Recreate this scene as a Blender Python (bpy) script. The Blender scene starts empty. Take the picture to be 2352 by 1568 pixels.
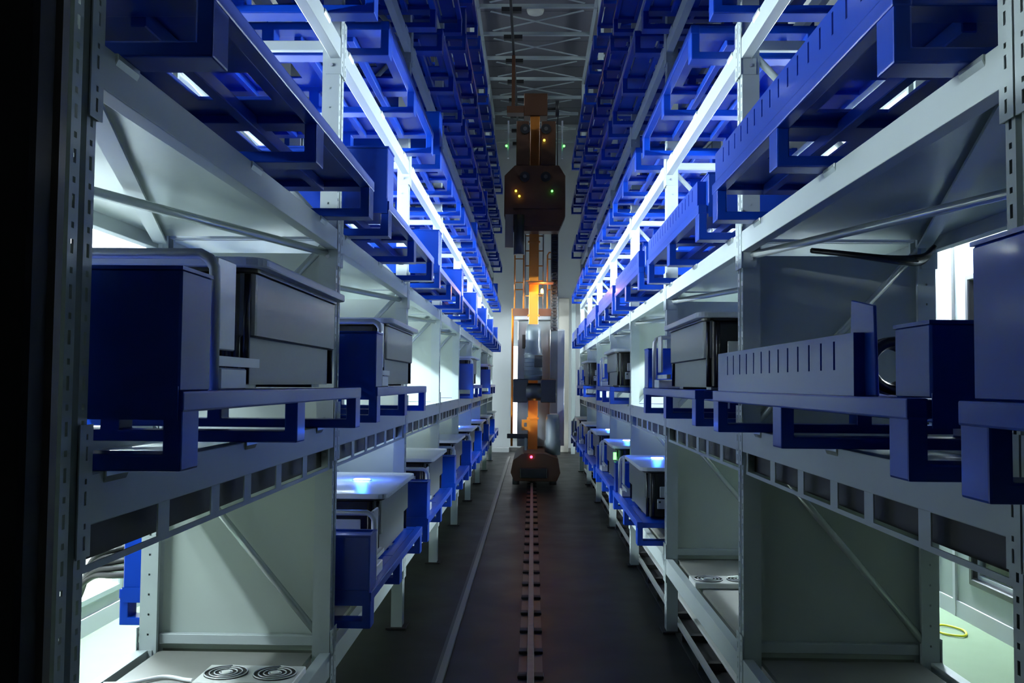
import bpy, bmesh, math, random
from mathutils import Vector, Matrix
random.seed(7)
SC = bpy.context.scene
COL = SC.collection
# ------------------------------------------------------------------ camera
H = 1.72                       # eye height above the aisle floor
F = 2100.0                     # focal length in pixels of the 2352 px frame
ROLL = math.radians(0.45)
def make_camera():
    cam = bpy.data.cameras.new('camera')
    cam.sensor_width = 36.0
    cam.lens = F / 2352.0 * 36.0
    cam.clip_start = 0.05
    ob = bpy.data.objects.new('camera', cam)
    COL.objects.link(ob)
    vx, vy = 1223 - 1176, 784 - 881          # where the aisle vanishes
    d = Vector((vx, vy, -F)).normalized()    # aisle direction in camera space
    u = Vector((math.sin(ROLL), math.cos(ROLL), 0))
    u = (u - d * u.dot(d)).normalized()      # world up in camera space
    r = d.cross(u)                           # world X in camera space
    R = Matrix((r, d, u)).transposed()       # world -> camera
    ob.matrix_world = Matrix.Translation((0, 0, H)) @ R.inverted().to_4x4()
    SC.camera = ob
make_camera()
# ------------------------------------------------------------------ view, world
SC.view_settings.view_transform = 'Standard'
SC.view_settings.look = 'None'
SC.view_settings.gamma = 1.0
SC.view_settings.use_curve_mapping = False
SC.view_settings.exposure = 0.0
w = bpy.data.worlds.new('hall_darkness'); SC.world = w
w.use_nodes = True
bg = w.node_tree.nodes['Background']
bg.inputs[0].default_value = (0.30, 0.36, 0.60, 1); bg.inputs[1].default_value = 0.01
LAMP = 600.0                    # radiance of the linear lamps behind the racks
WINDOW = 1.3                   # radiance of the lit windows
# ------------------------------------------------------------------ materials
MATS = {}
def mat(name, col, rough=0.5, metal=0.0, emit=None, es=0.0, var=0.0, vscale=8.0, bump=0.0, spec=0.5, coat=0.0, rvar=0.0):
    m = bpy.data.materials.new(name); m.use_nodes = True
    nt = m.node_tree; b = nt.nodes['Principled BSDF']
    b.inputs['Base Color'].default_value = (*col, 1)
    b.inputs['Roughness'].default_value = rough
    b.inputs['Metallic'].default_value = metal
    b.inputs['Specular IOR Level'].default_value = spec
    b.inputs['Coat Weight'].default_value = coat
    b.inputs['Coat Roughness'].default_value = 0.08
    if emit:
        b.inputs['Emission Color'].default_value = (*emit, 1)
        b.inputs['Emission Strength'].default_value = es
    if var or bump or rvar:
        tc = nt.nodes.new('ShaderNodeTexCoord'); n = nt.nodes.new('ShaderNodeTexNoise')
        n.inputs['Scale'].default_value = vscale; n.inputs['Detail'].default_value = 5
        nt.links.new(tc.outputs['Object'], n.inputs['Vector'])
        if var:
            mx = nt.nodes.new('ShaderNodeMix'); mx.data_type = 'RGBA'
            mx.inputs['A'].default_value = (*[c * (1 - var) for c in col], 1)
            mx.inputs['B'].default_value = (*[min(1, c * (1 + var)) for c in col], 1)
            nt.links.new(n.outputs['Fac'], mx.inputs['Factor'])
            nt.links.new(mx.outputs['Result'], b.inputs['Base Color'])
        if rvar:
            mr = nt.nodes.new('ShaderNodeMapRange')
            mr.inputs['From Min'].default_value = 0.3; mr.inputs['From Max'].default_value = 0.7
            mr.inputs['To Min'].default_value = max(0.02, rough - rvar); mr.inputs['To Max'].default_value = rough + rvar
            nt.links.new(n.outputs['Fac'], mr.inputs['Value']); nt.links.new(mr.outputs['Result'], b.inputs['Roughness'])
        if bump:
            bp = nt.nodes.new('ShaderNodeBump'); bp.inputs['Strength'].default_value = bump; bp.inputs['Distance'].default_value = 0.02
            nt.links.new(n.outputs['Fac'], bp.inputs['Height']); nt.links.new(bp.outputs['Normal'], b.inputs['Normal'])
    MATS[name] = m
    return m
WHITE = mat('white_rack_paint', (0.42, 0.475, 0.48), 0.42, var=0.05, vscale=5)
PANEL = mat('white_sheet_panel', (0.44, 0.495, 0.46), 0.38, var=0.04, vscale=2, bump=0.06)
SHEET = mat('galvanised_sheet', (0.40, 0.455, 0.44), 0.30, metal=0.35, var=0.06, vscale=1.5, bump=0.35)
BLUE = mat('blue_gloss_paint', (0.0012, 0.038, 0.36), 0.33, var=0.06, vscale=3, coat=0.06, spec=0.32)
LIDW = mat('white_lid_plastic', (0.68, 0.71, 0.72), 0.36)
CASE = mat('dark_grey_case', (0.075, 0.082, 0.086), 0.38, var=0.10, vscale=30, spec=0.6)
CASEB = mat('black_case_edge', (0.012, 0.010, 0.010), 0.25)
METAL = mat('pale_metal_plate', (0.55, 0.57, 0.58), 0.35, metal=0.4)
TUBE = mat('bright_tube', (0.62, 0.67, 0.66), 0.25, metal=0.5)
BLACK = mat('black_rubber', (0.012, 0.012, 0.013), 0.35)
DARKV = mat('dark_recess', (0.016, 0.015, 0.015), 0.6)
FANW = mat('fan_unit_white', (0.62, 0.63, 0.60), 0.4)
PLATE = mat('brown_grey_shelf_board', (0.20, 0.20, 0.185), 0.5, var=0.25, vscale=3)
ORANGE = mat('orange_crane_paint', (0.62, 0.20, 0.018), 0.38, var=0.12, vscale=4)
RUST = mat('dark_orange_crane_paint', (0.11, 0.04, 0.015), 0.45, var=0.2, vscale=4)
STEEL = mat('worn_rail_steel', (0.16, 0.15, 0.145), 0.42, metal=0.5, var=0.25, vscale=12)
CRGREY = mat('grey_motor_paint', (0.13, 0.155, 0.17), 0.35, var=0.08)
CRDARK = mat('black_crane_box', (0.02, 0.02, 0.022), 0.4)
WALL = mat('white_wall_panel', (0.50, 0.51, 0.53), 0.55, var=0.03, vscale=1.2)
CORR = mat('passage_wall_paint', (0.33, 0.36, 0.345), 0.5, var=0.03, vscale=1.5)
CREAM = mat('cream_column', (0.66, 0.60, 0.53), 0.55, var=0.03)
CEIL = mat('grey_ceiling_sheet', (0.15, 0.145, 0.17), 0.6, var=0.05, vscale=1.2)
DARKD = mat('dark_door_paint', (0.010, 0.0095, 0.012), 0.55, spec=0.12, var=0.2, vscale=3)
YELLOW = mat('yellow_wire', (0.70, 0.66, 0.02), 0.4)
WIREW = mat('white_wire', (0.7, 0.72, 0.74), 0.35)
LAMPS = [mat('lamp_diffuser', (0.9, 0.95, 0.95), 0.4, emit=(0.80, 0.95, 1.0), es=LAMP * k) for k in (0.14, 0.5, 1.35, 0.13, 0.28, 1.2)]
WINL = mat('lit_window_pane', (0.85, 0.9, 0.88), 0.2, emit=(0.92, 1.0, 0.96), es=WINDOW)
SLIT = mat('lit_doorway', (0.9, 0.9, 0.9), 0.3, emit=(1.0, 0.98, 1.0), es=3.0)
LEDB = mat('blue_white_led', (0.8, 0.85, 1), 0.3, emit=(0.55, 0.66, 1.0), es=22)
LEDG = mat('green_led', (0.1, 0.6, 0.1), 0.3, emit=(0.12, 1.0, 0.12), es=5)
LEDY = mat('yellow_led', (0.6, 0.6, 0.1), 0.3, emit=(1.0, 0.8, 0.05), es=5)
LEDR = mat('red_led', (0.6, 0.05, 0.05), 0.3, emit=(1.0, 0.05, 0.12), es=8)
BEACON = mat('amber_beacon', (0.9, 0.5, 0.05), 0.3, emit=(1.0, 0.45, 0.06), es=40)
GASKET = mat('black_window_gasket', (0.015, 0.015, 0.018), 0.4)
def glass_mat():
    m = bpy.data.materials.new('window_glass'); m.use_nodes = True
    nt = m.node_tree; nt.nodes.clear()
    o = nt.nodes.new('ShaderNodeOutputMaterial'); mx = nt.nodes.new('ShaderNodeMixShader')
    t = nt.nodes.new('ShaderNodeBsdfTransparent'); g = nt.nodes.new('ShaderNodeBsdfGlossy')
    t.inputs[0].default_value = (0.86, 0.93, 0.95, 1); g.inputs['Roughness'].default_value = 0.02
    fr = nt.nodes.new('ShaderNodeFresnel'); fr.inputs[0].default_value = 1.45
    nt.links.new(fr.outputs[0], mx.inputs[0]); nt.links.new(t.outputs[0], mx.inputs[1]); nt.links.new(g.outputs[0], mx.inputs[2])
    nt.links.new(mx.outputs[0], o.inputs[0])
    return m
GLASS = glass_mat()
def floor_mat():
    m = bpy.data.materials.new('painted_floor'); m.use_nodes = True
    nt = m.node_tree; b = nt.nodes['Principled BSDF']; L = nt.links
    tc = nt.nodes.new('ShaderNodeTexCoord'); sx = nt.nodes.new('ShaderNodeSeparateXYZ'); L.new(tc.outputs['Object'], sx.inputs[0])
    ab = nt.nodes.new('ShaderNodeMath'); ab.operation = 'ABSOLUTE'; L.new(sx.outputs['X'], ab.inputs[0])
    gt = nt.nodes.new('ShaderNodeMath'); gt.operation = 'GREATER_THAN'; gt.inputs[1].default_value = 1.80; L.new(ab.outputs[0], gt.inputs[0])
    n = nt.nodes.new('ShaderNodeTexNoise'); n.inputs['Scale'].default_value = 2.2; n.inputs['Detail'].default_value = 6; L.new(tc.outputs['Object'], n.inputs['Vector'])
    cr = nt.nodes.new('ShaderNodeValToRGB')
    cr.color_ramp.elements[0].position = 0.35; cr.color_ramp.elements[0].color = (0.007, 0.0075, 0.0073, 1)
    cr.color_ramp.elements[1].position = 0.70; cr.color_ramp.elements[1].color = (0.015, 0.015, 0.0145, 1)
    L.new(n.outputs['Fac'], cr.inputs[0])
    mx = nt.nodes.new('ShaderNodeMix'); mx.data_type = 'RGBA'; mx.inputs['B'].default_value = (0.20, 0.27, 0.18, 1)
    L.new(cr.outputs[0], mx.inputs['A']); L.new(gt.outputs[0], mx.inputs['Factor']); L.new(mx.outputs['Result'], b.inputs['Base Color'])
    mr = nt.nodes.new('ShaderNodeMapRange'); mr.inputs['To Min'].default_value = 0.30; mr.inputs['To Max'].default_value = 0.55; b.inputs['Specular IOR Level'].default_value = 0.14
    L.new(n.outputs['Fac'], mr.inputs['Value']); L.new(mr.outputs['Result'], b.inputs['Roughness'])
    return m
FLOOR = floor_mat()
# ------------------------------------------------------------------ helpers
class MB:
    def __init__(s): s.v = []; s.f = []; s.sm = []
    def _add(s, vs, fs, smooth=False):
        o = len(s.v); s.v += [tuple(v) for v in vs]
        for f in fs: s.f.append([i + o for i in f]); s.sm.append(smooth)
        return s
    def box(s, x0, x1, y0, y1, z0, z1):
        vs = [(x, y, z) for z in (z0, z1) for y in (y0, y1) for x in (x0, x1)]
        return s._add(vs, [(0, 2, 3, 1), (4, 5, 7, 6), (0, 1, 5, 4), (2, 6, 7, 3), (0, 4, 6, 2), (1, 3, 7, 5)])
    def bar(s, p0, p1, wd, ht, up=(0, 0, 1)):
        p0, p1 = Vector(p0), Vector(p1); d = (p1 - p0).normalized(); u = Vector(up)
        a = d.cross(u).normalized(); b = a.cross(d).normalized()
        vs = [p + a * (i * wd / 2) + b * (j * ht / 2) for p in (p0, p1) for i, j in ((-1, -1), (1, -1), (1, 1), (-1, 1))]
        return s._add(vs, [(3, 2, 1, 0), (4, 5, 6, 7), (0, 1, 5, 4), (1, 2, 6, 5), (2, 3, 7, 6), (3, 0, 4, 7)])
    def tube(s, pts, r, n=8, caps=True):
        pts = [Vector(p) for p in pts]; rings = []; ref = None
        for i, p in enumerate(pts):
            d = (pts[min(i + 1, len(pts) - 1)] - pts[max(i - 1, 0)]).normalized()
            if ref is None: ref = d.orthogonal().normalized()
            ref = (ref - d * ref.dot(d)).normalized(); q = d.cross(ref)
            rr = r[i] if isinstance(r, (list, tuple)) else r
            rings.append([p + (ref * math.cos(2 * math.pi * k / n) + q * math.sin(2 * math.pi * k / n)) * rr for k in range(n)])
        o = len(s.v); vs = [v for R in rings for v in R]; fs = []
        for i in range(len(pts) - 1):
            for k in range(n): fs.append((i * n + k, i * n + (k + 1) % n, (i + 1) * n + (k + 1) % n, (i + 1) * n + k))
        s._add(vs, fs, True)
        if caps:
            s.f.append([o + k for k in reversed(range(n))]); s.sm.append(False)
            s.f.append([o + (len(pts) - 1) * n + k for k in range(n)]); s.sm.append(False)
        return s
    def prism(s, poly, axis, a0, a1):
        """poly: 2D points; axis 0: (y,z) along x, 1: (x,z) along y, 2: (x,y) along z"""
        def P(p, a): return (a, p[0], p[1]) if axis == 0 else ((p[0], a, p[1]) if axis == 1 else (p[0], p[1], a))
        n = len(poly); vs = [P(p, a0) for p in poly] + [P(p, a1) for p in poly]
        fs = [tuple(range(n)), tuple(reversed(range(n, 2 * n)))] + [(i, i + n, (i + 1) % n + n, (i + 1) % n) for i in range(n)]
        return s._add(vs, fs)
    def ring(s, outer, inner, axis, a0, a1):
        """rectangular frames: outer/inner = (u0,u1,v0,v1); inner may be a list of holes side by side in u"""
        u0, u1, v0, v1 = outer; holes = inner if isinstance(inner, list) else [inner]
        us = sorted({u0, u1, *[h[0] for h in holes], *[h[1] for h in holes]}); vs_ = sorted({v0, v1, *[h[2] for h in holes], *[h[3] for h in holes]})
        return s.grid(us, vs_, lambda a, b: any(h[0] <= a < h[1] and h[2] <= b < h[3] for h in holes), axis, a0, a1)
    def grid(s, us, vs_, hole, axis, a0, a1):
        def P(u, v, a): return (a, u, v) if axis == 0 else ((u, a, v) if axis == 1 else (u, v, a))
        nu, nv = len(us), len(vs_); o = len(s.v)
        for a in (a0, a1):
            for v in vs_:
                for u in us: s.v.append(P(u, v, a))
        I = lambda i, j, k: o + k * nu * nv + j * nu + i
        solid = lambda i, j: 0 <= i < nu - 1 and 0 <= j < nv - 1 and not hole((us[i] + us[i + 1]) / 2, (vs_[j] + vs_[j + 1]) / 2)
        for i in range(nu - 1):
            for j in range(nv - 1):
                if not solid(i, j): continue
                s.f.append([I(i, j, 0), I(i, j + 1, 0), I(i + 1, j + 1, 0), I(i + 1, j, 0)]); s.sm.append(False)
                s.f.append([I(i, j, 1), I(i + 1, j, 1), I(i + 1, j + 1, 1), I(i, j + 1, 1)]); s.sm.append(False)
                for (di, dj, e) in ((-1, 0, ((i, j), (i, j + 1))), (1, 0, ((i + 1, j + 1), (i + 1, j))), (0, -1, ((i + 1, j), (i, j))), (0, 1, ((i, j + 1), (i + 1, j + 1)))):
                    if not solid(i + di, j + dj):
                        (a, b), (c, d) = e
                        s.f.append([I(a, b, 0), I(a, b, 1), I(c, d, 1), I(c, d, 0)]); s.sm.append(False)
        return s
    def mesh(s, name, m, bevel=0.0, seg=1):
        me = bpy.data.meshes.new(name); me.from_pydata(s.v, [], s.f); me.update()
        for p, k in zip(me.polygons, s.sm): p.use_smooth = k
        bm = bmesh.new(); bm.from_mesh(me)
        if bevel:
            used = [v for v in bm.verts if not v.link_faces]
            bmesh.ops.delete(bm, geom=used, context='VERTS')
            es = [e for e in bm.edges if len(e.link_faces) == 2 and e.calc_face_angle(0) > 0.6]
            bmesh.ops.bevel(bm, geom=es, offset=bevel, segments=seg, affect='EDGES', profile=0.6, clamp_overlap=True)
        bmesh.ops.recalc_face_normals(bm, faces=bm.faces)
        bm.to_mesh(me); bm.free()
        me.materials.append(m)
        return me
def put(name, me, parent=None, loc=(0, 0, 0), rz=0.0):
    o = bpy.data.objects.new(name, me); COL.objects.link(o)
    o.location = loc; o.rotation_euler = (0, 0, rz)
    if parent: o.parent = parent
    return o
def part(name, mb, m, parent=None, loc=(0, 0, 0), bevel=0.0, seg=1, label=None):
    o = put(name, mb.mesh(name, m, bevel, seg), parent, loc)
    if label: o['label'] = label
    return o
def tag(o, label, cat, group=None):
    o['label'] = label; o['category'] = cat
    if group: o['group'] = group
    return o
def thing(name, label, cat, loc=(0, 0, 0), rz=0.0, group=None):
    o = bpy.data.objects.new(name, None); COL.objects.link(o); o.empty_display_size = 0.1
    o.location = loc; o.rotation_euler = (0, 0, rz)
    return tag(o, label, cat, group)
def copy_tree(o, parent=None):
    c = o.copy(); COL.objects.link(c)
    if parent: c.parent = parent
    for ch in list(o.children): copy_tree(ch, c)
    return c
def struct(name, mb, m, parent=None, bevel=0.0):
    o = part(name, mb, m, parent, bevel=bevel)
    if not parent: o['kind'] = 'structure'
    return o
def rrect(x0, x1, y0, y1, r, n=5):
    pts = []
    for cx, cy, a in ((x1 - r, y1 - r, 0), (x0 + r, y1 - r, 90), (x0 + r, y0 + r, 180), (x1 - r, y0 + r, 270)):
        for k in range(n + 1):
            t = math.radians(a + 90 * k / n); pts.append((cx + r * math.cos(t), cy + r * math.sin(t)))
    return pts
def spline(ctrl, n=8):
    c = [Vector(p) for p in ctrl]; c = [2 * c[0] - c[1]] + c + [2 * c[-1] - c[-2]]; out = []
    for i in range(1, len(c) - 2):
        for k in range(n):
            t = k / n; a, b, d, e = c[i - 1], c[i], c[i + 1], c[i + 2]
            out.append(0.5 * ((2 * b) + (d - a) * t + (2 * a - 5 * b + 4 * d - e) * t * t + (3 * b - a - 3 * d + e) * t ** 3))
    return out + [c[-2]]
# ------------------------------------------------------------------ dimensions
XL, XR = 0.90, 0.945           # aisle faces of the racks
DEPTH = 0.86                   # rack depth, front face to rear face
PITCH = 2.33
def YN(n): return 1.785 if n == 0 else 4.18 + PITCH * (n - 1)
LEV = [0.51] + [1.53 + 0.885 * k for k in range(6)]      # beam tops
NL, NR = 8, 7                  # last frame of the left and of the right rack
WLX, WRX, FARY, NEARY, CEILZ = -3.0, 3.22, 23.5, -1.6, 8.45
PTOP = 7.72
ORD = ['first', 'second', 'third', 'fourth', 'fifth', 'sixth', 'seventh', 'eighth']
SHELF = ['lowest shelf', 'second shelf up', 'third shelf up', 'fourth shelf up', 'fifth shelf up', 'sixth shelf up', 'top shelf']
# ------------------------------------------------------------------ room shell
struct('floor', MB().box(WLX - 0.2, WRX + 2.6, NEARY, FARY + 0.2, -0.1, 0), FLOOR)
ce = struct('ceiling', MB().box(WLX - 0.2, WRX + 0.2, NEARY, FARY + 0.2, CEILZ + 0.03, CEILZ + 0.13), CEIL)
for k in range(10):            # sheets of the ceiling with open joints between them
    y0 = 9.0 + k * 1.45
    part('ceiling_panel', MB().box(WLX + 0.02, WRX - 0.02, y0 + 0.012, y0 + 1.438, CEILZ, CEILZ + 0.03), CEIL, ce)
struct('wall_far', MB().box(WLX - 0.2, WRX + 0.2, FARY, FARY + 0.2, 0, CEILZ + 0.1), WALL)
struct('wall_near', MB().box(WLX - 0.2, WRX + 0.2, NEARY - 0.2, NEARY, 0, CEILZ + 0.1), DARKD)  # unseen wall, made dark to cut light bounced into the aisle
# left and right walls with tall windows down near the floor
def side_wall(name, x0, x1, wins, z0, z1):
    ys = sorted({NEARY, FARY, *[a for a, b in wins], *[b for a, b in wins]})
    m = MB().grid(ys, [0, z0, z1, CEILZ + 0.1], lambda u, v: any(a < u < b for a, b in wins) and z0 < v < z1, 0, x0, x1)
    return struct(name, m, CORR)
WL = [(3.2, 4.95), (5.1, 6.70), (6.86, 8.6)]
WR = [(4.9, 6.85)]
side_wall('wall_left', WLX - 0.12, WLX, WL, 0.20, 2.5)
side_wall('wall_right', WRX, WRX + 0.12, WR, 0.28, 2.56)
nw = 0
for side, wins, z0, z1 in ((-1, WL, 0.20, 2.5), (1, WR, 0.28, 2.56)):
    for a, b in wins:
        nw += 1
        x = WLX if side < 0 else WRX
        t = 0.05
        xa, xb = (x - 0.09, x + 0.012) if side < 0 else (x - 0.012, x + 0.09)
        fr = struct('window_%d' % nw, MB().ring((a, b, z0, z1), (a + t, b - t, z0 + t, z1 - t), 0, xa, xb), WHITE if side < 0 else GASKET, bevel=0.008)
        if side < 0:
            part('pane', MB().box(x - 0.05, x - 0.042, a + t, b - t, z0 + t, z1 - t), WINL, fr)
        else:
            part('pane', MB().box(x + 0.04, x + 0.048, a + t, b - t, z0 + t, z1 - t), GLASS, fr)
            part('inner_frame', MB().ring((a + t, b - t, z0 + t, z1 - t), (a + t + 0.03, b - t - 0.03, z0 + t + 0.03, z1 - t - 0.03), 0, x + 0.03, x + 0.06), METAL, fr)
# joints and ribs on the right wall, sill lines
for k, (y0, y1) in enumerate(((7.05, 7.09), (7.36, 7.39))):
    struct('trim_%d' % (k + 1), MB().box(WRX - 0.02, WRX, y0, y1, 0, 5), WALL)
struct('baseboard_right', MB().box(WRX - 0.015, WRX, NEARY, FARY, 0, 0.12), WALL)
struct('baseboard_left', MB().box(WLX, WLX + 0.015, NEARY, FARY, 0, 0.12), WALL)
struct('baseboard_far', MB().box(-1.0, 1.3, FARY - 0.04, FARY, 0, 0.09), STEEL)
# bright room beyond the right window
ro = struct('wall_outer', MB().box(WRX + 2.4, WRX + 2.5, 3.0, 14.0, 0, 3.2), WALL)
struct('trim_3', MB().box(WRX + 0.12, WRX + 2.5, 3.0, 14.0, 3.2, 3.3), WALL)
ol = thing('ceiling_lamp', 'bright square lamp in the room beyond the right window', 'lamp', (WRX + 1.3, 7.5, 3.2))
part('housing', MB().box(-0.5, 0.5, -0.9, 0.9, -0.06, 0), METAL, ol)
part('diffuser', MB().box(-0.46, 0.46, -0.86, 0.86, -0.07, -0.06), mat('room_lamp', (0.9, 0.95, 1), 0.4, emit=(0.78, 0.9, 1.0), es=9), ol)
ct = thing('trolley', 'blue legged trolley seen through the tall window', 'trolley', (WRX + 0.75, 8.25, 0), 0.5)
part('tray', MB().box(-0.25, 0.25, -0.35, 0.35, 0.5, 0.54), BLUE, ct)
for sx in (-1, 1):
    for sy in (-1, 1):
        part('leg', MB().box(sx * 0.22 - 0.025, sx * 0.22 + 0.025, sy * 0.3 - 0.025, sy * 0.3 + 0.025, 0.06, 0.5), BLUE, ct)
        part('castor', MB().tube([(sx * 0.22 - 0.015, sy * 0.3, 0.03), (sx * 0.22 + 0.015, sy * 0.3, 0.03)], 0.03, 10), BLACK, ct)
# far wall: pilasters, lit doorway slit
struct('trim_4', MB().box(0.66, 0.92, FARY - 0.3, FARY, 0, 3.9), CREAM, bevel=0.01)
struct('trim_5', MB().box(0.96, 1.06, FARY - 0.9, FARY - 0.8, 0, 4.1), WHITE, bevel=0.006)
struct('trim_6', MB().box(-1.0, -0.58, FARY - 0.5, FARY - 0.04, 0.0, 0.10), WALL)
dr = struct('door_1', MB().ring((-0.56, -0.30, 0.30, 2.75), (-0.50, -0.38, 0.36, 2.68), 1, FARY - 0.03, FARY + 0.01), METAL)
part('lit_gap', MB().box(-0.50, -0.38, FARY - 0.012, FARY - 0.004, 0.36, 2.68), SLIT, dr)
# unseen baffles over the passages, added to keep lamp light off upper levels
struct('ceiling_baffle_left', MB().box(WLX, -XL - 0.90, NEARY, 21.2, 3.19, 3.23), CORR)
struct('ceiling_baffle_right', MB().box(XR + 0.90, WRX, NEARY, 18.6, 3.19, 3.23), CORR)
# ------------------------------------------------------------------ lamps behind the racks
def lamp_proto(name, label, loc, power):
    t = thing(name, label, 'lamp', loc, 0, 'linear lamps on the walls behind the racks')
    part('housing', MB().box(-0.05, 0.05, -0.75, 0.75, 0.035, 0.075), METAL, t, bevel=0.005)
    part('diffuser', MB().tube([(0, -0.74, 0), (0, 0.74, 0)], 0.034, 10), LAMPS[power], t)
    if power == 5: part('light_block_tray', MB().box(-0.085, 0.085, -0.76, 0.76, -0.058, -0.052), METAL, t)  # tray added to hold back the lamp's downward light
    for y in (-0.6, 0.6): part('bracket', MB().box(-0.26 if loc[0] < 0 else 0.0, 0.0 if loc[0] < 0 else 0.26, y - 0.02, y + 0.02, 0.05, 0.065), METAL, t)
    return t
for side, xs, ys in ((-1, -2.78, ((2.6, 1), (5.6, 2), (8.4, 2), (11.2, 2), (14.0, 2), (16.8, 2), (19.6, 1), (22.2, 0))), (1, 2.98, ((5.3, 5), (8.0, 2), (10.6, 2), (13.2, 2), (15.8, 2), (20.8, 0)))):  # last lamp of each row added to brighten far wall and ceiling
    for k, (y, pw) in enumerate(ys):
        lamp_proto('linear_lamp', 'white linear lamp on the %s wall, %s lamp from the camera' % ('left' if side < 0 else 'right', ORD[k]), (xs, y, 2.95), pw)
for side, xs in ((-1, -2.78), (1, 2.98)):  # unseen lamps added to brighten the ceiling and tie bars
    for k, y in enumerate((8.0, 12.0, 16.0)):
        lamp_proto('linear_lamp', 'added unseen fill lamp high on the %s wall, %s from the camera' % ('left' if side < 0 else 'right', ORD[k]), (xs, y, 7.0), 3)
# ------------------------------------------------------------------ racks
def upright_mesh(h):
    m = MB(); p = 0.089
    def column(yc, hw, full0, full1, x, side=False):
        """strip with a column of holes; plane at constant x, or at constant y when side"""
        def Q(u0, u1, z0, z1):
            vs = [(x, u0, z0), (x, u1, z0), (x, u1, z1), (x, u0, z1)] if not side else [(u0, x, z0), (u1, x, z0), (u1, x, z1), (u0, x, z1)]
            m._add(vs, [(0, 1, 2, 3)])
        Q(full0, yc - hw, 0, h); Q(yc + hw, full1, 0, h)
        z = 0.0; k = 0
        while z < h:
            if side: a, b = z + 0.040, z + 0.049
            else: a, b = z + 0.008, z + 0.036
            Q(yc - hw, yc + hw, z, min(a, h))
            if not side and b < h:
                Q(yc - hw, yc + hw, b, min(z + 0.058, h)); b = z + 0.070
            if b < h: Q(yc - hw, yc + hw, b, min(z + p, h))
            z += p; k += 1
    column(-0.032, 0.0055, -0.050, -0.012, 0.0); column(0.032, 0.0055, 0.012, 0.050, 0.0)
    for y0, y1, xa, xb in ((-0.012, -0.008, 0, 0.014), (-0.008, 0.008, 0.014, 0.014), (0.008, 0.012, 0.014, 0)):
        m._add([(xa, y0, 0), (xb, y1, 0), (xb, y1, h), (xa, y0, h)], [(0, 1, 2, 3)])
    column(0.040, 0.0045, 0, 0.078, -0.050, True); column(0.040, 0.0045, 0, 0.078, 0.050, True)
    for sgn in (-1, 1): m._add([(0.078, sgn * 0.05, 0), (0.078, sgn * 0.028, 0), (0.078, sgn * 0.028, h), (0.078, sgn * 0.05, h)], [(0, 1, 2, 3)])
    return m.mesh('upright', WHITE)
UPR = upright_mesh(PTOP)
FOOT = MB().box(-0.03, 0.11, -0.08, 0.08, 0, 0.012).mesh('base_plate', DARKV, 0.002)
BEAMS, BRACK = {}, None
def beam_mesh(length, ht):
    k = (round(length, 3), ht)
    if k not in BEAMS:
        # box section with a stepped top lip: face at x=0, depth 46 mm
        BEAMS[k] = MB().box(-0.006, 0.042, 0, length, -ht, 0).mesh('beam', WHITE, 0.003, 2)
    return BEAMS[k]
def bracket_mesh(sgn):
    m = MB().box(-0.007, 0.062, 0, 0.004, -0.165, 0.0)
    a = sorted((sgn * 0.004, -sgn * 0.050)); c = -sgn * 0.022
    zs = [-0.165]; hl = []
    for k in range(3):
        z0 = -0.150 + 0.089 * k
        hl.append((z0, z0 + 0.028)); hl.append((z0 + 0.042, z0 + 0.053))
    zs = sorted({-0.165, 0.10, *[q for h in hl for q in h]})
    m.grid([a[0], c - 0.0045, c + 0.0045, a[1]], zs, lambda u, v: abs(u - c) < 0.0045 and any(p < v < q for p, q in hl), 0, -0.009, -0.006)
    return m.mesh('bracket', WHITE)
BRACKS = {1: bracket_mesh(1), -1: bracket_mesh(-1)}
BOLT = MB().tube([(0, 0, 0), (0, -0.006, 0)], 0.008, 8).mesh('bolt', METAL)
BLOCK = MB().prism([(-0.012, 0), (0.03, 0), (0.03, -0.03), (-0.004, -0.03), (-0.012, -0.012)], 1, -0.055, 0.055).mesh('locating_block', SHEET, 0.002)
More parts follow.
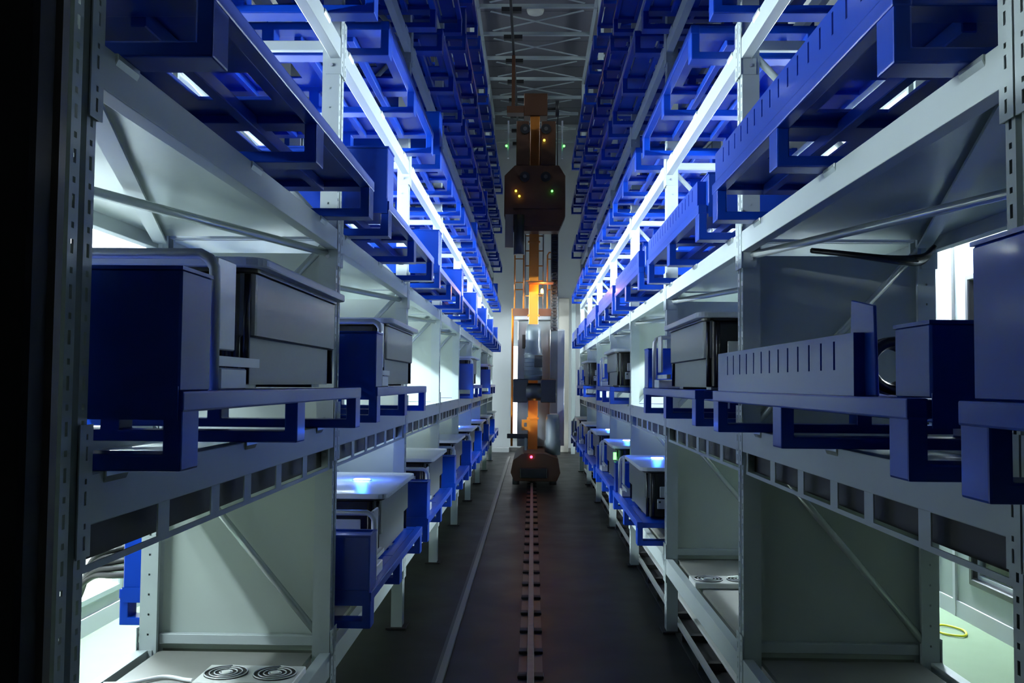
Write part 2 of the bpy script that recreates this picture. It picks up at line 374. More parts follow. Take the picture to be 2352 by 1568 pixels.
def rack(side):
    s = side; X = XL if s < 0 else XR; N = NL if s < 0 else NR; n0 = 0 if s < 0 else -1
    word = 'left' if s < 0 else 'right'
    t = thing('pallet_rack', 'tall white perforated steel rack along the %s side of the aisle' % word, 'rack', (s * X, 0, 0), 0, None)
    rz = math.pi if s < 0 else 0.0           # local x points away from the aisle
    G = lambda d: s * d                       # depth behind the aisle face -> local x of the rack
    ys = {n: (YN(n) if n >= 0 else YN(0) - PITCH) for n in range(n0, N + 1)}
    for n in range(n0, N + 1):
        y = ys[n]
        put('upright', UPR, t, (0, y, 0), rz); put('upright', UPR, t, (G(DEPTH), y, 0), rz + math.pi)
        put('base_plate', FOOT, t, (0, y, 0.0), rz)
        # frame: horizontals and zigzag diagonals between the front and the rear upright
        zz = [0.55] + [l - 0.02 for l in LEV[1:]] + [PTOP - 0.25]
        for k, z in enumerate(zz):
            part('frame_tie', MB().box(min(G(0.078), G(DEPTH - 0.078)), max(G(0.078), G(DEPTH - 0.078)), y - 0.02, y + 0.016, z - 0.02, z + 0.025), WHITE, t, bevel=0.003)
            if k + 1 < len(zz):
                za, zb = z + 0.04, zz[k + 1] - 0.05
                up = (k % 2 == 0) if s > 0 else (k % 2 == 1)
                if up: a, b = (G(0.06), zb), (G(DEPTH - 0.06), za)     # front high, rear low
                else: a, b = (G(0.06), za), (G(DEPTH - 0.06), zb)
                part('frame_diagonal', MB().tube([(a[0], y - 0.032, a[1]), (b[0], y - 0.032, b[1])], 0.017, 10), TUBE if k < 2 else WHITE, t)
        # partition sheets of the two lowest storeys
        for k, (za, zb) in enumerate(((0.50, LEV[1] - 0.115), (LEV[1] + 0.01, LEV[2] - 0.10))):
            part('partition_sheet', MB().box(min(G(0.078), G(DEPTH - 0.078)), max(G(0.078), G(DEPTH - 0.078)), y + 0.018, y + 0.022, za, zb), PANEL, t)
    for n in range(n0, N):
        ya, yb = ys[n] + 0.052, ys[n + 1] - 0.052; ln = yb - ya
        for k, z in enumerate(LEV):
            ht = 0.105 if k <= 1 else 0.092
            for d in (0.0, DEPTH):
                rr = rz if d == 0 else rz + math.pi
                yo = ya if (rr % (2 * math.pi) == 0) else yb
                b = put('beam', beam_mesh(ln, ht), t, (G(d), yo, z), rr)
                if d == 0 or k < 3:
                    for e in (0.0, ln - 0.004):
                        br = put('bracket', BRACKS[1 if e == 0.0 else -1], b, (0, e, 0.0))
                    near = 0.0 if rr % (2 * math.pi) else ln - 0.004      # end at the far upright
                    put('bolt', BOLT, b, (0.036, (ln - 0.004) if not (rr % (2 * math.pi)) else 0.008, -ht - 0.032), 0.0 if not (rr % (2 * math.pi)) else math.pi)
            if k >= 1:
                for yo in (0.17, 1.11, 2.05):
                    put('locating_block', BLOCK, t, (0, ys[n] + yo, z + 0.001), rz)
        # shelf sheets closing the lowest storeys
        xa, xb = sorted((G(0.045), G(DEPTH - 0.045)))
        part('shelf_board', MB().box(*sorted((G(0.082), G(DEPTH - 0.082))), ya - 0.03, yb + 0.03, LEV[0] - 0.03, LEV[0] - 0.01), PLATE, t)
        part('shelf_board', MB().box(xa, xb, ya + 0.01, yb - 0.01, LEV[1] - 0.10, LEV[1] - 0.085), SHEET, t)
        part('storey_ceiling', MB().box(xa, xb, ya + 0.01, yb - 0.01, LEV[2] - 0.035, LEV[2] - 0.025), SHEET, t)
        # horizontal cross bracing under the third level
        zc = LEV[2] - 0.085
        part('cross_brace', MB().tube([(G(0.05), yb, zc - 0.02), (G(DEPTH - 0.05), ya, zc - 0.02)], 0.018, 8), TUBE, t)
        part('cross_brace', MB().bar((G(0.05), ya, zc + 0.02), (G(DEPTH - 0.05), yb, zc + 0.02), 0.055, 0.012), WHITE, t)
        # slotted skirt under the second level
        z1 = LEV[1] - 0.105; sl = []
        pos = [0.0, 0.43, 0.80, 1.10, 1.46, 1.84, ln]
        for i in range(6): sl.append((ya + pos[i] + 0.035, ya + pos[i + 1] - 0.035))
        us = sorted({ya, yb, *[a for a, b in sl], *[b for a, b in sl]})
        sk = part('skirt', MB().grid(us, [z1 - 0.10, z1 - 0.085, z1], lambda u, v: v > z1 - 0.085 and any(a < u < b for a, b in sl), 0, G(0.012), G(0.016)), WHITE, t)
        part('recess', MB().box(*sorted((G(0.05), G(0.054))), ya, yb, z1 - 0.088, z1), DARKV, t)
    # rails along the rack top
    for d in (0.02, DEPTH - 0.02):
        part('top_rail', MB().box(*sorted((G(d - 0.025), G(d + 0.025))), ys[0], ys[N], PTOP, PTOP + 0.06), WHITE, t)
    return t
RL = rack(-1); RR = rack(1)
# ------------------------------------------------------------------ pallets
PW, PL, PH = 1.18, 1.98, 0.168
FY = (0.0, 0.94, 1.88)
foot_me = MB().ring((0, PW, 0, PH - 0.004), [(0.04, PW / 2 - 0.03, 0.036, PH - 0.042), (PW / 2 + 0.03, PW - 0.04, 0.036, PH - 0.042)], 1, 0, 0.10).mesh('foot_loop', BLUE, 0.005, 2)
rail_me = MB().box(0, 0.044, -0.002, PL + 0.002, PH - 0.044, PH).mesh('side_rail', BLUE, 0.005, 2)
rib_me = MB().box(-0.018, 0.018, 0.10, PL - 0.10, PH - 0.062, PH - 0.02).mesh('deck_rib', BLUE, 0.003)
slat_me = MB().box(-0.062, 0.062, 0.0, PL, PH - 0.018, PH - 0.006).mesh('deck_slat', BLUE, 0.002)
plate_me = MB().grid([0.044, 0.10, 0.32, 0.62, 0.84, PW - 0.044], [0.0, 0.56, 0.86, 1.20, 1.44, PL], lambda u, v: ((0.10 < u < 0.32) or (0.62 < u < 0.84)) and (0.56 < v < 0.86 or 1.20 < v < 1.44), 2, PH - 0.018, PH - 0.006).mesh('deck_plate', BLUE, 0.002)
def pallet_proto(kind):
    t = thing('steel_pallet', 'x', 'pallet')
    for y in FY: put('foot_loop', foot_me, t, (0, y, 0))
    for x in (-0.003, PW - 0.041): put('side_rail', rail_me, t, (x, 0, 0))
    for x in (0.21, 0.47, 0.73, 0.95): put('deck_rib', rib_me, t, (x, 0, 0))
    if kind == 'plate': put('deck_plate', plate_me, t)
    else:
        for x in (0.12, 0.32, 0.575, 0.83, 1.03): put('deck_slat', slat_me, t, (x, 0, 0))
    return t
P_PLATE, P_SLAT = pallet_proto('plate'), pallet_proto('slat')
USED = set()
def proto_copy(p):
    if p.name not in USED:
        USED.add(p.name); return p
    return copy_tree(p)
def frame_of(s, n, lev, dy=0.12, xp=None):
    """location and turn of a pallet: local x runs away from the aisle, local y along it"""
    y0 = (YN(n) if n >= 0 else YN(0) - PITCH) + dy
    x = xp if xp else (0.705 if s < 0 else 0.745)
    z = LEV[lev] + (0.065 if lev == 0 else 0.0)
    return ((s * x, y0 + (PL if s < 0 else 0), z), math.pi if s < 0 else 0.0)
def where(s, n, lev):
    side = 'left' if s < 0 else 'right'
    if n < 0: return 'nearest the camera, ' + SHELF[lev]
    return 'in %s rack, %s bay, %s' % (side, ORD[n], SHELF[lev])
def place(proto, label, s, n, lev, group, **kw):
    o = proto_copy(proto); (o.location, r) = frame_of(s, n, lev, **kw); o.rotation_euler = (0, 0, r)
    o['label'] = label; o['group'] = group
    return o
# loads that stand on the pallets (built in pallet coordinates)
def box_proto(h, name='end_box', x1=1.165):
    t = thing(name, 'x', 'box')
    part('body', MB().prism(rrect(0.006, x1, 1.80, 1.982, 0.006, 2), 2, PH, PH + h), BLUE, t, bevel=0.003)
    part('rim', MB().ring((0.004, x1 + 0.002, 1.798, 1.984), (0.02, x1 - 0.014, 1.814, 1.968), 2, PH + h, PH + h + 0.008), BLUE, t)
    part('skirt_plate', MB().box(0.006, x1, 1.986, 1.990, PH - 0.06, PH + 0.01), BLUE, t)
    part('hole', MB().tube([(x1 * 0.62, 1.9825, PH + h * 0.6), (x1 * 0.62, 1.9835, PH + h * 0.6)], 0.008, 8), DARKV, t)
    return t
BOX_T, BOX_L = box_proto(0.255), box_proto(0.15)
def case_proto():
    t = thing('equipment_case', 'x', 'case')
    y0, y1, x0, x1 = 0.15, 1.30, 0.06, 1.02; z = PH
    part('lower_body', MB().prism(rrect(x0 + 0.035, x1 - 0.03, y0 + 0.04, y1 - 0.04, 0.035), 2, z + 0.012, z + 0.15), CASE, t)
    part('upper_body', MB().prism(rrect(x0 + 0.012, x1, y0 + 0.015, y1 - 0.015, 0.045), 2, z + 0.15, z + 0.335), CASE, t, bevel=0.004)
    # black corner mouldings and end faces
    for ye, sg in ((y0, -1), (y1, 1)):
        part('end_moulding', MB().box(x0 + 0.05, x1 - 0.04, ye - sg * 0.035, ye - sg * 0.010, z + 0.012, z + 0.335), CASEB, t, bevel=0.006)
        for xr in (x0 + 0.035, x0 + 0.075):
            part('corner_rib', MB().tube([(xr, ye - sg * (0.030 if xr < x0 + 0.05 else 0.008), z + 0.015), (xr, ye - sg * (0.030 if xr < x0 + 0.05 else 0.008), z + 0.33)], 0.012, 8), CASEB, t)
        la = part('latch_plate', MB().grid([x0 + 0.10, x0 + 0.135, x0 + 0.165, x0 + 0.26, x0 + 0.29], [z + 0.075, z + 0.095, z + 0.125, z + 0.145], lambda u, v: x0 + 0.165 < u < x0 + 0.26 and z + 0.095 < v < z + 0.125, 1, ye + sg * 0.004, ye + sg * 0.012), METAL, t, bevel=0.002, label='pale metal plate with a slot')
        part('bolt', MB().tube([(x0 + 0.118, ye + sg * 0.012, z + 0.125), (x0 + 0.118, ye + sg * 0.014, z + 0.125)], 0.008, 8), BLACK, la)
        part('cover_plate', MB().box(x0 + 0.12, x0 + 0.40, ye - sg * 0.006, ye + sg * 0.002, z + 0.155, z + 0.235), METAL, t, bevel=0.003)
    part('gasket', MB().prism(rrect(x0 + 0.004, x1 + 0.006, y0 + 0.008, y1 - 0.008, 0.05), 2, z + 0.335, z + 0.347), CASEB, t)
    part('lid', MB().prism(rrect(x0 - 0.025, x1 + 0.03, y0 - 0.02, y1 + 0.02, 0.065, 6), 2, z + 0.347, z + 0.375), LIDW, t, bevel=0.006, seg=2, label='white lid with rounded corners')
    # bent tube handle on the box end
    hx0, hx1, yy = 0.035, x1 - 0.02, 1.70
    pts = [(hx0, yy, z), (hx0, yy, z + 0.25)] + [(hx0 + 0.05 - 0.05 * math.cos(a), yy, z + 0.28 + 0.05 * math.sin(a)) for a in (0.3, 0.8, 1.3)] + \
          [(hx1 - 0.05 + 0.05 * math.sin(a), yy, z + 0.28 + 0.05 * math.cos(a)) for a in (0.3, 0.8, 1.3)] + [(hx1, yy, z + 0.25), (hx1, yy, z)]
    part('handle', MB().tube(pts, 0.014, 8), METAL, t, label='bent pale tube handle')
    part('side_plate', MB().box(0.05, 0.062, 1.50, 1.64, z + 0.10, z + 0.33), METAL, t, bevel=0.003, label='pale upright plate')
    part('step_block', MB().box(0.03, 0.20, 1.46, 1.66, z, z + 0.055), METAL, t, bevel=0.004)
    for xx in (hx0 + 0.03, hx1 - 0.03): part('handle_arm', MB().box(xx - 0.012, xx + 0.012, y1 - 0.03, yy, z + 0.06, z + 0.085), METAL, t)
    part('support_block', MB().box(x0 + 0.06, x1 - 0.06, y0 + 0.10, y0 + 0.22, z, z + 0.014), METAL, t)
    part('support_block', MB().box(x0 + 0.06, x1 - 0.06, y1 - 0.22, y1 - 0.10, z, z + 0.014), METAL, t)
    return t
CASE_P = case_proto()
def panel_proto(y0, y1, h):
    t = thing('slotted_panel', 'x', 'panel')
    n = int((y1 - y0 - 0.2) / 0.105); c = [y0 + 0.14 + 0.105 * i for i in range(n)]
    us = sorted({y0, y1, *[a - 0.007 for a in c], *[a + 0.007 for a in c]})
    part('sheet', MB().grid(us, [PH, PH + h * 0.42, PH + h * 0.90, PH + h], lambda u, v: PH + h * 0.42 < v < PH + h * 0.90 and any(abs(u - a) < 0.007 for a in c), 0, 0.004, 0.010), BLUE, t)
    for y in (y0, y1 - 0.005): part('end_flange', MB().box(0.010, 0.06, y, y + 0.005, PH, PH + h), BLUE, t)
    part('foot_flange', MB().box(0.010, 0.06, y0 + 0.005, y1 - 0.005, PH, PH + 0.005), BLUE, t)
    return t
PAN_LONG, PAN_SHORT = panel_proto(0.06, 1.94, 0.125), panel_proto(0.32, 1.90, 0.15)
LW, RW = 'blue steel pallets on the left rack', 'blue steel pallets on the right rack'
BXG, CSG, PNG = 'blue end boxes on the pallets', 'grey cases with white lids', 'slotted blue side panels'
loads = {}                       # (side, bay, level) -> what stands on the pallet
for n in range(0, NL):
    for lev in range(2, 7):
        kind = P_PLATE if lev <= 3 or (lev + n) % 3 == 0 else P_SLAT
        dy = 0.14 + 0.02 * (lev - 2) + random.uniform(-0.02, 0.02); xp = 0.70 + random.uniform(-0.012, 0.012)
        bx = (lev == 2 and n >= 1) or (lev == 3 and n in (2, 4, 7)) or (lev == 4 and n in (1, 5)) or (lev == 5 and n in (3, 6))
        place(kind, ('blue steel pallet ' if not bx else 'blue steel pallet under a box ') + where(-1, n, lev), -1, n, lev, LW, dy=dy, xp=xp)
        if bx: place(BOX_T, 'tall blue metal box on the pallet ' + where(-1, n, lev), -1, n, lev, BXG, dy=dy, xp=xp)
for n in range(0, NR):
    for lev in range(2, 7):
        kind = P_PLATE if lev <= 3 or (lev + n) % 3 == 1 else P_SLAT
        dy = 0.18 + 0.01 * (lev - 2) + random.uniform(-0.02, 0.02); xp = (0.78 if lev == 2 else 0.75) + random.uniform(-0.012, 0.012)
        place(kind, 'blue steel pallet ' + where(1, n, lev), 1, n, lev, RW, dy=dy, xp=xp)
        if lev == 2:
            place(PAN_LONG, 'slotted blue panel along the pallet ' + where(1, n, lev), 1, n, lev, PNG, dy=dy, xp=xp)
        if lev == 2 and n >= 1:
            b = place(BOX_L, 'low blue metal box on the pallet ' + where(1, n, lev), 1, n, lev, BXG, dy=dy, xp=xp)
            # the low boxes of the right rack stand at the end nearest the camera
            (x, y, z) = b.location; b.rotation_euler = (0, 0, math.pi); b.location = (x + 1.21, y + PL, z)
# two lowest storeys
def stacked(s, n, lev):
    g = LW if s < 0 else RW; dy = 0.11 if s < 0 else 0.075; xp = ((0.745 if lev == 0 else 0.73) if s < 0 else 0.755)
    place(P_PLATE, 'blue steel pallet under a case ' + where(s, n, lev), s, n, lev, g, dy=dy, xp=xp)
    place(BOX_T, 'tall blue box beside the case ' + where(s, n, lev), s, n, lev, BXG, dy=dy, xp=xp)
    return place(CASE_P, 'grey case with white lid ' + where(s, n, lev), s, n, lev, CSG, dy=dy, xp=xp)
for n in (0, 1, 4, 6): stacked(-1, n, 1)
LED = {(-1, 1), (-1, 4), (-1, 5), (1, 2), (1, 3), (1, 4)}
def lid_led(s, n):
    (l, r) = frame_of(s, n, 0, dy=0.11)
    x = s * (0.705 + 0.34 if s < 0 else 0.745 + 0.28); y = l[1] - PL + 1.35 if s < 0 else l[1] + 0.92
    z = l[2] + PH + 0.375
    t = thing('signal_lamp', 'glowing blue signal lamp on the white lid ' + where(s, n, 0), 'lamp', (x, y, z), 0, 'blue signal lamps on white lids')
    part('lens', MB().prism(rrect(-0.05, 0.05, -0.022, 0.022, 0.02, 4), 2, 0.003, 0.009), LEDB, t, bevel=0.002)
    part('base', MB().prism(rrect(-0.06, 0.06, -0.03, 0.03, 0.02, 4), 2, 0, 0.003), METAL, t)
    li = bpy.data.lights.new('signal_light', 'POINT'); li.energy = 5; li.color = (0.02, 0.12, 1.0); li.shadow_soft_size = 0.03
    lo = bpy.data.objects.new('signal_light', li); COL.objects.link(lo); lo.parent = t; lo.location = (0, 0, 0.07)
for s, ns in ((-1, (1, 2, 3, 4, 5, 6, 7)), (1, (2, 3, 4, 5, 6))):
    for n in ns:
        cs = stacked(s, n, 0)
        if (s, n) == (1, 3): part('status_lamp', MB().box(0.045, 0.075, 0.128, 0.145, PH + 0.24, PH + 0.31), LEDG, cs, label='small glowing green lamp')
        if (s, n) in LED: lid_led(s, n)
for n in (1, 3, 5): stacked(1, n, 1)
# right rack, second level: first bay with the slotted panel, coil and boxes
place(P_PLATE, 'blue steel pallet carrying slotted panel and black coil, second shelf of right rack', 1, 0, 1, RW, dy=0.075, xp=0.755)
place(PAN_SHORT, 'slotted blue panel at eye level in front of a black coil', 1, 0, 1, PNG, dy=0.075, xp=0.755)
b = place(BOX_L, 'low dark blue box beside the black coil at eye level', 1, 0, 1, BXG, dy=0.075, xp=0.755)
(x, y, z) = b.location; b.rotation_euler = (0, 0, math.pi); b.location = (x + 1.21, y + PL, z)
(l, r) = frame_of(1, 0, 1, dy=0.075, xp=0.755)
fl = tag(part('tilted_plate', MB().prism([(0.0, 0.0), (0.175, 0.0), (0.16, 0.235), (0.012, 0.21)], 0, 0, 0.008), BLUE, None, (l[0] + 0.03, l[1] + 0.25, l[2] + PH), bevel=0.002), 'upright blue plate beside the slotted panel at eye level', 'plate')
cl = thing('cable_coil', 'coil of thick black cable standing on the blue pallet', 'cable', (l[0] + 0.145, l[1] + 0.46, l[2] + PH + 0.074))
for k in range(4):
    q = [((0.060 - 0.004 * (k % 2)) * math.cos(a * math.pi / 12 + k), 0.017 * k - 0.03, (0.060 - 0.004 * (k % 2)) * math.sin(a * math.pi / 12 + k)) for a in range(25)]
    part('loop', MB().tube(q, 0.0135, 8), BLACK, cl)
# nearest bay of the right rack
place(P_PLATE, 'blue steel pallet under a tall blue box, nearest the camera at right', 1, -1, 1, RW, dy=0.18)
nb = thing('end_box', 'tall glossy blue box cut off by the right picture edge', 'box', frame_of(1, -1, 1, dy=0.18)[0], 0, BXG)
part('body', MB().prism(rrect(0.012, 0.80, 1.10, 1.955, 0.006, 2), 2, PH, PH + 0.265), BLUE, nb, bevel=0.004)
part('rim', MB().ring((0.010, 0.802, 1.098, 1.957), (0.03, 0.78, 1.12, 1.935), 2, PH + 0.265, PH + 0.273), BLUE, nb)
# ------------------------------------------------------------------ things in the lowest storey
def fan_unit(s, n, y, x, label):
    t = thing('fan_unit', label, 'fan', (s * ((XL if s < 0 else XR) + x), YN(n) + y, LEV[0] - 0.01), math.pi / 2, 'white fan units on the lowest boards')
    part('housing', MB().box(-0.11, 0.11, -0.20, 0.20, 0, 0.035), FANW, t, bevel=0.004)
    for yy in (-0.10, 0.10):
        g = part('grille', MB().tube([(0, yy, 0.035), (0, yy, 0.037)], 0.088, 24), DARKV, t)
        for k, r in enumerate((0.025, 0.045, 0.065, 0.085)):
            part('grille_ring', MB().tube([(r * math.cos(a * math.pi / 12), yy + r * math.sin(a * math.pi / 12), 0.040) for a in range(25)], 0.003, 5), METAL, g)
        part('hub', MB().tube([(0, yy, 0.036), (0, yy, 0.043)], 0.018, 12), FANW, g)
fan_unit(-1, 0, 1.96, 0.235, 'white twin fan unit on the left lowest board, white wire beside it')
fan_unit(1, 1, 1.50, 0.24, 'white twin fan unit on the lowest board of the right rack')
wy = YN(0)
tag(part('white_wire', MB().tube(spline([(-1.34, wy + 1.88, LEV[0] + 0.02), (-1.40, wy + 1.95, LEV[0]), (-1.50, wy + 1.98, LEV[0]), (-1.60, wy + 1.90, LEV[0]), (-1.70, wy + 1.88, LEV[0])]), 0.008, 8), WIREW), 'white wire lying on the grey board by the fan unit', 'wire')
# black cables leaving the rear of a left pallet
cb = thing('cable_bundle', 'bundle of black cables behind the lower left rack', 'cable', (-1.90, YN(1) + 0.15, 0.80))
for k in range(5):
    part('cable', MB().tube(spline([(0.01, 0.03 * k, 0.03 * k), (-0.10, 0.03 + 0.02 * k, 0.028 * k - 0.01), (-0.22, 0.10, -0.03 + 0.02 * k), (-0.34, 0.16 + 0.01 * k, -0.12 - 0.01 * k), (-0.48, 0.22, -0.28 - 0.03 * k)]), 0.016, 7), BLACK, cb)
for k in range(4):
    part('cable', MB().tube(spline([(-0.02, 0.03 + 0.03 * k, 0.04), (-0.05 + 0.01 * k, 0.08, 0.12), (0.0 + 0.012 * k, 0.10 + 0.01 * k, 0.24), (0.07, 0.12, 0.38)]), 0.013, 7), BLACK, cb)
# black cables under the storey ceiling of the right rack
cc = thing('cable_bundle', 'sagging black cable bundle under the right rack ceiling sheet', 'cable', (1.63, YN(0) + 2.0, LEV[2] - 0.12))
for k in range(6):
    part('cable', MB().tube(spline([(-0.42, 0.20, 0.015), (-0.30, 0.15 - 0.02 * k, -0.005 - 0.004 * k), (-0.12, 0.1 - 0.02 * k, -0.03 - 0.006 * k), (0.02, 0.12, -0.02 - 0.005 * k), (0.10, 0.18, 0.03)]), 0.012, 6), BLACK, cc)
tag(part('yellow_wire', MB().tube(spline([(2.86, 6.80, 0.14), (2.89, 6.72, 0.07), (2.85, 6.55, 0.015), (2.98, 6.45, 0.012), (3.05, 6.60, 0.012), (2.96, 6.74, 0.012), (2.80, 6.60, 0.012)]), 0.008, 6), YELLOW), 'yellow wire coiled on the pale green floor behind the right rack', 'wire')
# ------------------------------------------------------------------ aisle floor: crane rail, guide strip, cable run
rl = thing('crane_rail', 'dark steel crane rail running down the middle of the aisle', 'rail', (0, 0, 0))
part('rail_head', MB().box(-0.018, 0.022, NEARY, 22.6, 0.05, 0.075), STEEL, rl, bevel=0.004)
part('rail_web', MB().box(-0.008, 0.012, NEARY, 22.6, 0.015, 0.05), CRDARK, rl)
part('rail_foot', MB().box(-0.07, 0.074, NEARY, 22.6, 0.0, 0.015), CRDARK, rl)
clip = MB().box(-0.075, -0.02, -0.04, 0.04, 0.015, 0.032).mesh('rail_clip', MATS['dark_recess'], 0.003)
for k in range(44):
    for q in (0.0, math.pi): put('rail_clip', clip, rl, (0.004 if q else 0, 1.0 + 0.49 * k, 0), q)
gs = thing('guide_strip', 'narrow pale strip on the floor left of the crane rail', 'strip', (-0.52, 0, 0))
part('strip', MB().box(-0.02, 0.02, NEARY, 21.5, 0, 0.02), mat('strip_grey', (0.20, 0.19, 0.18), 0.45), gs, bevel=0.003)
part('strip_base', MB().box(-0.045, -0.02, NEARY, 21.5, 0, 0.008), CRDARK, gs)
br = thing('cable_run', 'low cable run with pale bars under the right rack', 'cable tray', (1.12, 0, 0))
part('bar', MB().box(-0.10, -0.07, 2.5, 18.0, 0.05, 0.075), METAL, br)
part('bar', MB().box(0.02, 0.045, 2.5, 18.0, 0.07, 0.09), METAL, br)
part('tray', MB().box(-0.12, 0.12, 2.5, 18.0, 0.0, 0.01), CRDARK, br)
for k in range(3): part('cable', MB().tube([(0.06 + 0.03 * k + 0.01 * math.sin(j * 1.7 + k), 2.5 + j * 0.5, 0.035 + 0.01 * (k % 2)) for j in range(32)], 0.012, 6), BLACK, br)
for k in range(26): part('stand', MB().box(-0.11, 0.07, 2.6 + 0.6 * k, 2.66 + 0.6 * k, 0.01, 0.052), DARKV, br)
# ------------------------------------------------------------------ dark door edge close to the camera
dd = thing('steel_door', 'dark steel door edge filling the left picture margin', 'door', (-0.650, 1.16, 0))
part('leaf', MB().box(-0.22, 0.0, 0, 0.05, 0.0, 3.0), DARKD, dd, bevel=0.006)
part('edge_strip', MB().box(-0.01, 0.006, 0.052, 0.070, 0.0, 3.0), mat('brown_edge', (0.10, 0.085, 0.075), 0.5), dd)
part('handle', MB().tube([(-0.16, -0.03, 1.86), (-0.10, -0.03, 1.86)], 0.012, 8), METAL, dd)
# ------------------------------------------------------------------ ties and bracing between the rack tops
tr = thing('roof_bracing', 'white tie bars and crossed flats spanning between the rack tops', 'bracing', (0, 0, PTOP + 0.03))
TY = [13.2 + 1.165 * k for k in range(9)]
for k, y in enumerate(TY):
    part('tie_bar', MB().box(-XL - 0.03, XR + 0.03, y - 0.025, y + 0.025, -0.03, 0.03), WHITE, tr, bevel=0.003)
    if k + 1 < len(TY):
        y2 = TY[k + 1]
        part('cross_flat', MB().bar((-0.72, y + 0.16, -0.02), (0.78, y2 - 0.16, -0.02), 0.045, 0.008), WHITE, tr)
        part('cross_flat', MB().bar((-0.72, y2 - 0.16, -0.005), (0.78, y + 0.16, -0.005), 0.045, 0.008), WHITE, tr)
gr = thing('guide_rail', 'dark overhead guide rail hanging below the roof bracing', 'rail', (-0.38, 0, PTOP - 0.12))
part('rail', MB().box(-0.02, 0.02, 6, 22.6, -0.05, 0.05), CRDARK, gr, bevel=0.004)
for k in range(9): part('hanger', MB().box(-0.16, 0.16, TY[k] - 0.05, TY[k] + 0.05, 0.05, 0.12), CRDARK, gr)
dm = tag(part('dome_lamp', MB().tube([(0.0, 16.2, CEILZ), (0, 16.2, CEILZ - 0.06), (0, 16.2, CEILZ - 0.09)], [0.16, 0.14, 0.06], 18), FANW), 'round unlit dome lamp on the ceiling above the aisle', 'lamp')
# ------------------------------------------------------------------ stacker crane
CY = 16.0
cr = thing('stacker_crane', 'orange and grey stacker crane at the far end of the aisle', 'crane', (0.01, CY, 0))
part('mast', MB().box(-0.085, 0.085, 0.0, 0.22, 0.5, 6.75), ORANGE, cr, bevel=0.008, label='orange square mast')
for zz in (1.1, 2.9, 4.2): part('mast_flange', MB().box(-0.105, 0.105, -0.012, 0.23, zz, zz + 0.03), ORANGE, cr)
ba = part('base_truck', MB().prism([(-0.30, 0.12), (0.40, 0.12), (0.46, 0.26), (0.42, 0.50), (0.18, 0.58), (-0.16, 0.58), (-0.32, 0.46), (-0.36, 0.26)], 1, -0.9, 1.2), RUST, cr, bevel=0.01, label='dark orange wheeled base')
for y in (-0.7, 1.0): part('wheel', MB().tube([(-0.035, y, 0.215), (0.04, y, 0.215)], 0.14, 20), STEEL, ba)
for x in (-0.27, 0.34): part('guide_roller', MB().tube([(x, -0.82, 0.06), (x, -0.82, 0.16)], 0.06, 14), CRDARK, ba)
part('bumper', MB().box(-0.20, 0.24, -1.0, -0.9, 0.18, 0.34), CRDARK, ba, bevel=0.01)
part('red_lamp', MB().tube([(-0.02, -0.91, 0.52), (-0.02, -0.925, 0.52)], 0.022, 10), LEDR, ba)
part('side_arm', MB().box(-0.44, -0.08, -0.25, -0.17, 0.78, 0.86), CRDARK, cr, bevel=0.006)
part('arm_strut', MB().box(-0.14, -0.10, -0.25, -0.19, 0.50, 0.80), WHITE, cr)
hm = part('hoist_motor', MB().tube([(-0.0, -0.25, 1.78), (0, -0.25, 2.30), (0, -0.25, 2.36), (0, -0.25, 2.62), (0, -0.25, 2.74)], [0.155, 0.155, 0.135, 0.135, 0.11], 20), CRGREY, cr, label='grey upright hoist motor')
for k in range(6): part('cooling_fin', MB().tube([(0, -0.25, 1.86 + 0.07 * k), (0, -0.25, 1.875 + 0.07 * k)], 0.165, 20), CRGREY, hm)
part('terminal_box', MB().box(0.02, 0.16, -0.45, -0.38, 2.0, 2.2), CRDARK, hm, bevel=0.006)
part('junction_box', MB().box(-0.34, -0.09, -0.42, -0.10, 1.40, 1.80), CRDARK, cr, bevel=0.012, label='black box left of the motor')
part('junction_box', MB().box(0.13, 0.40, -0.42, -0.10, 1.40, 1.80), CRDARK, cr, bevel=0.012, label='black box right of the motor')
part('gearbox', MB().tube([(-0.12, -0.30, 1.58), (0.14, -0.30, 1.58)], 0.15, 18), CRDARK, cr)
cab = part('control_cabinet', MB().box(-0.28, 0.34, 0.45, 0.95, 0.60, 2.85), mat('cabinet_grey', (0.27, 0.29, 0.30), 0.4, metal=0.2), cr, bevel=0.01, label='grey control cabinet')
part('vent', MB().box(-0.20, -0.08, 0.438, 0.45, 2.35, 2.60), DARKV, cab)
part('cabinet_door', MB().box(0.30, 0.56, 0.40, 0.44, 0.62, 2.70), METAL, cr, bevel=0.006)
tm = part('travel_motor', MB().tube([(0.34, -0.35, 0.52), (0.34, -0.35, 0.75), (0.34, -0.35, 0.78), (0.34, -0.35, 1.10), (0.34, -0.35, 1.20)], [0.135, 0.135, 0.12, 0.12, 0.10], 18), CRGREY, cr, label='grey travel motor')
part('sensor_bracket', MB().grid([-0.19, -0.15, -0.10, -0.05], [0.92, 0.98, 1.05, 1.10], lambda u, v: -0.15 < u < -0.10 and 0.98 < v < 1.05, 1, -0.20, -0.12), ORANGE, cr)
part('platform', MB().box(-0.36, 0.40, 0.22, 0.9, 2.86, 2.92), METAL, cr)
part('platform_edge', MB().box(-0.37, 0.41, 0.16, 0.22, 2.92, 3.05), RUST, cr)
part('side_post', MB().tube([(-0.37, 0.2, 0.62), (-0.37, 0.2, 3.05)], 0.02, 8), ORANGE, cr)
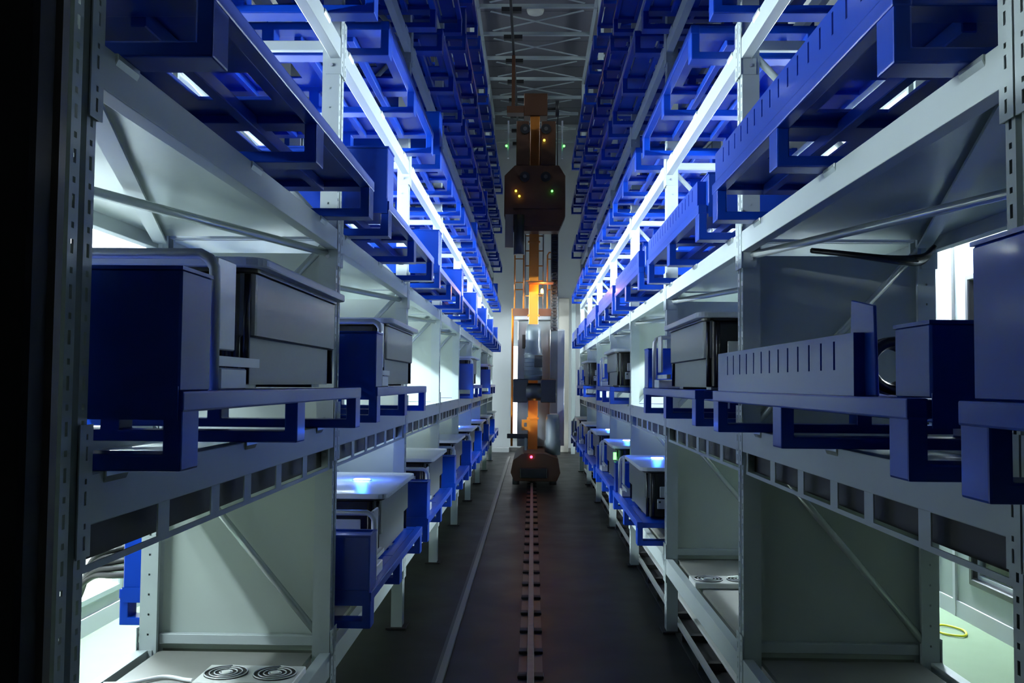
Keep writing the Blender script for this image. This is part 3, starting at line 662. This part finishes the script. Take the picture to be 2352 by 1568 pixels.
for sgn, x0, x1 in ((-1, -0.345, -0.185), (1, 0.245, 0.385)):
    rg = part('guard_rail', MB().tube([(x0, 0.5, 2.95), (x0, 0.5, 4.05), (x0 + 0.03, 0.5, 4.10), (x1 - 0.03, 0.5, 4.10), (x1, 0.5, 4.05), (x1, 0.5, 2.95)], 0.014, 8), ORANGE, cr)
    for z in (3.55, 3.98, 3.42): part('cross_bar', MB().tube([(x0, 0.5, z), (x1, 0.5, z)], 0.010, 6), ORANGE, rg)
lad = part('ladder', MB().box(-0.165, -0.145, 0.30, 0.33, 2.9, 5.0).box(0.155, 0.175, 0.30, 0.33, 2.9, 5.0), mat('ladder_grey', (0.20, 0.17, 0.15), 0.4), cr)
for k in range(8): part('rung', MB().tube([(-0.155, 0.315, 3.02 + 0.27 * k), (0.165, 0.315, 3.02 + 0.27 * k)], 0.011, 6), ORANGE, lad)
link = MB().ring((0.31, 0.42, 0, 0.052), (0.335, 0.395, 0.014, 0.038), 1, 0.1, 0.18).mesh('chain_link', CRDARK, 0.002)
for k in range(36): put('chain_link', link, cr, (0, 0, 2.66 + 0.060 * k))
part('chain_trough', MB().box(0.30, 0.43, 0.19, 0.22, 1.2, 4.85), CRGREY, cr)
# lift carriage and head
ca = part('lift_carriage', MB().prism([(-0.52, 4.60), (-0.34, 4.34), (0.42, 4.34), (0.53, 4.60), (0.53, 5.30), (0.42, 5.48), (-0.34, 5.48), (-0.52, 5.30)], 1, -0.40, -0.05), RUST, cr, bevel=0.01, label='dark octagonal lift carriage')
for x in (-0.17, 0.19):
    for z in (5.27, 6.10):
        ro_ = part('roller', MB().tube([(x, -0.46, z), (x, -0.40, z)], 0.085, 18), CRDARK, ca)
        part('roller_hub', MB().tube([(x, -0.47, z), (x, -0.46, z)], 0.035, 12), STEEL, ro_)
part('carriage_frame', MB().box(-0.32, -0.10, -0.40, -0.05, 5.48, 6.25).box(0.11, 0.36, -0.40, -0.05, 5.48, 6.25).box(-0.28, 0.30, 0.23, 0.26, 5.3, 6.3), RUST, ca, bevel=0.008)
part('fork_tray', MB().box(-0.50, -0.36, -0.44, -0.36, 4.05, 4.62), mat('tan_cover', (0.30, 0.24, 0.17), 0.5), ca)
part('lift_motor', MB().tube([(-0.26, -0.46, 3.92), (-0.26, -0.46, 4.60)], 0.09, 14), CRDARK, ca)
part('crossbeam', MB().box(-0.36, 0.46, -0.44, -0.40, 4.42, 4.54), RUST, ca)
part('crossbeam', MB().box(-0.36, 0.46, -0.44, -0.40, 4.72, 4.80), RUST, ca)
for x in (-0.46, 0.47): part('scanner_bar', MB().box(x - 0.015, x + 0.015, -0.42, -0.36, 5.60, 6.25), METAL, ca)
for x, z, m_ in ((-0.49, 5.80, LEDG), (0.50, 5.80, LEDG), (-0.32, 5.02, LEDY), (-0.26, 4.93, LEDY), (0.30, 5.02, LEDG), (0.16, 5.90, LEDY)):
    part('status_lamp', MB().tube([(x, -0.47, z), (x, -0.44, z)], 0.018, 8), m_, ca)
hd = part('head_frame', MB().box(-0.20, 0.22, -0.05, 0.30, 6.45, 6.85), RUST, cr, bevel=0.01, label='dark orange mast head')
part('head_pulley', MB().tube([(0.36, -0.02, 6.58), (0.42, -0.02, 6.58)], 0.15, 18), CRDARK, hd)
part('head_axle', MB().tube([(0.2, -0.02, 6.58), (0.40, -0.02, 6.58)], 0.025, 8), CRDARK, hd)
part('guide_clamp', MB().box(-0.50, -0.20, -0.05, 0.2, 6.50, 6.62), RUST, hd)
part('guide_arm', MB().box(-0.42, -0.36, 0.0, 0.12, 6.62, PTOP - 0.17), RUST, hd)
for x in (0.39, 0.385): pass
part('hoist_rope', MB().tube([(0.40, -0.02, 6.45), (0.40, -0.02, 5.45)], 0.008, 6), BLACK, cr)
bc = part('beacon', MB().tube([(0.145, -0.06, 3.30), (0.145, -0.06, 3.35), (0.145, -0.06, 3.38)], [0.024, 0.024, 0.012], 12), BEACON, cr, label='glowing amber beacon')
part('beacon_baffle', MB().box(-0.10, 0.34, -0.36, -0.004, 3.46, 3.475), RUST, cr)  # plate added to keep beacon light off the upper mast
part('beacon_foot', MB().box(0.08, 0.16, -0.09, -0.01, 3.28, 3.30), CRDARK, cr)
for nm, en, lo in (('amber_light', 9, (0.16, -0.16, 3.34)), ('amber_light', 0.8, (0.06, -0.22, 1.20))):  # lower light added without a fixture to brighten the lower mast
    li = bpy.data.lights.new(nm, 'POINT'); li.energy = en; li.color = (1.0, 0.42, 0.06); li.shadow_soft_size = 0.04
    o = bpy.data.objects.new(nm, li); COL.objects.link(o); o.parent = cr; o.location = lo
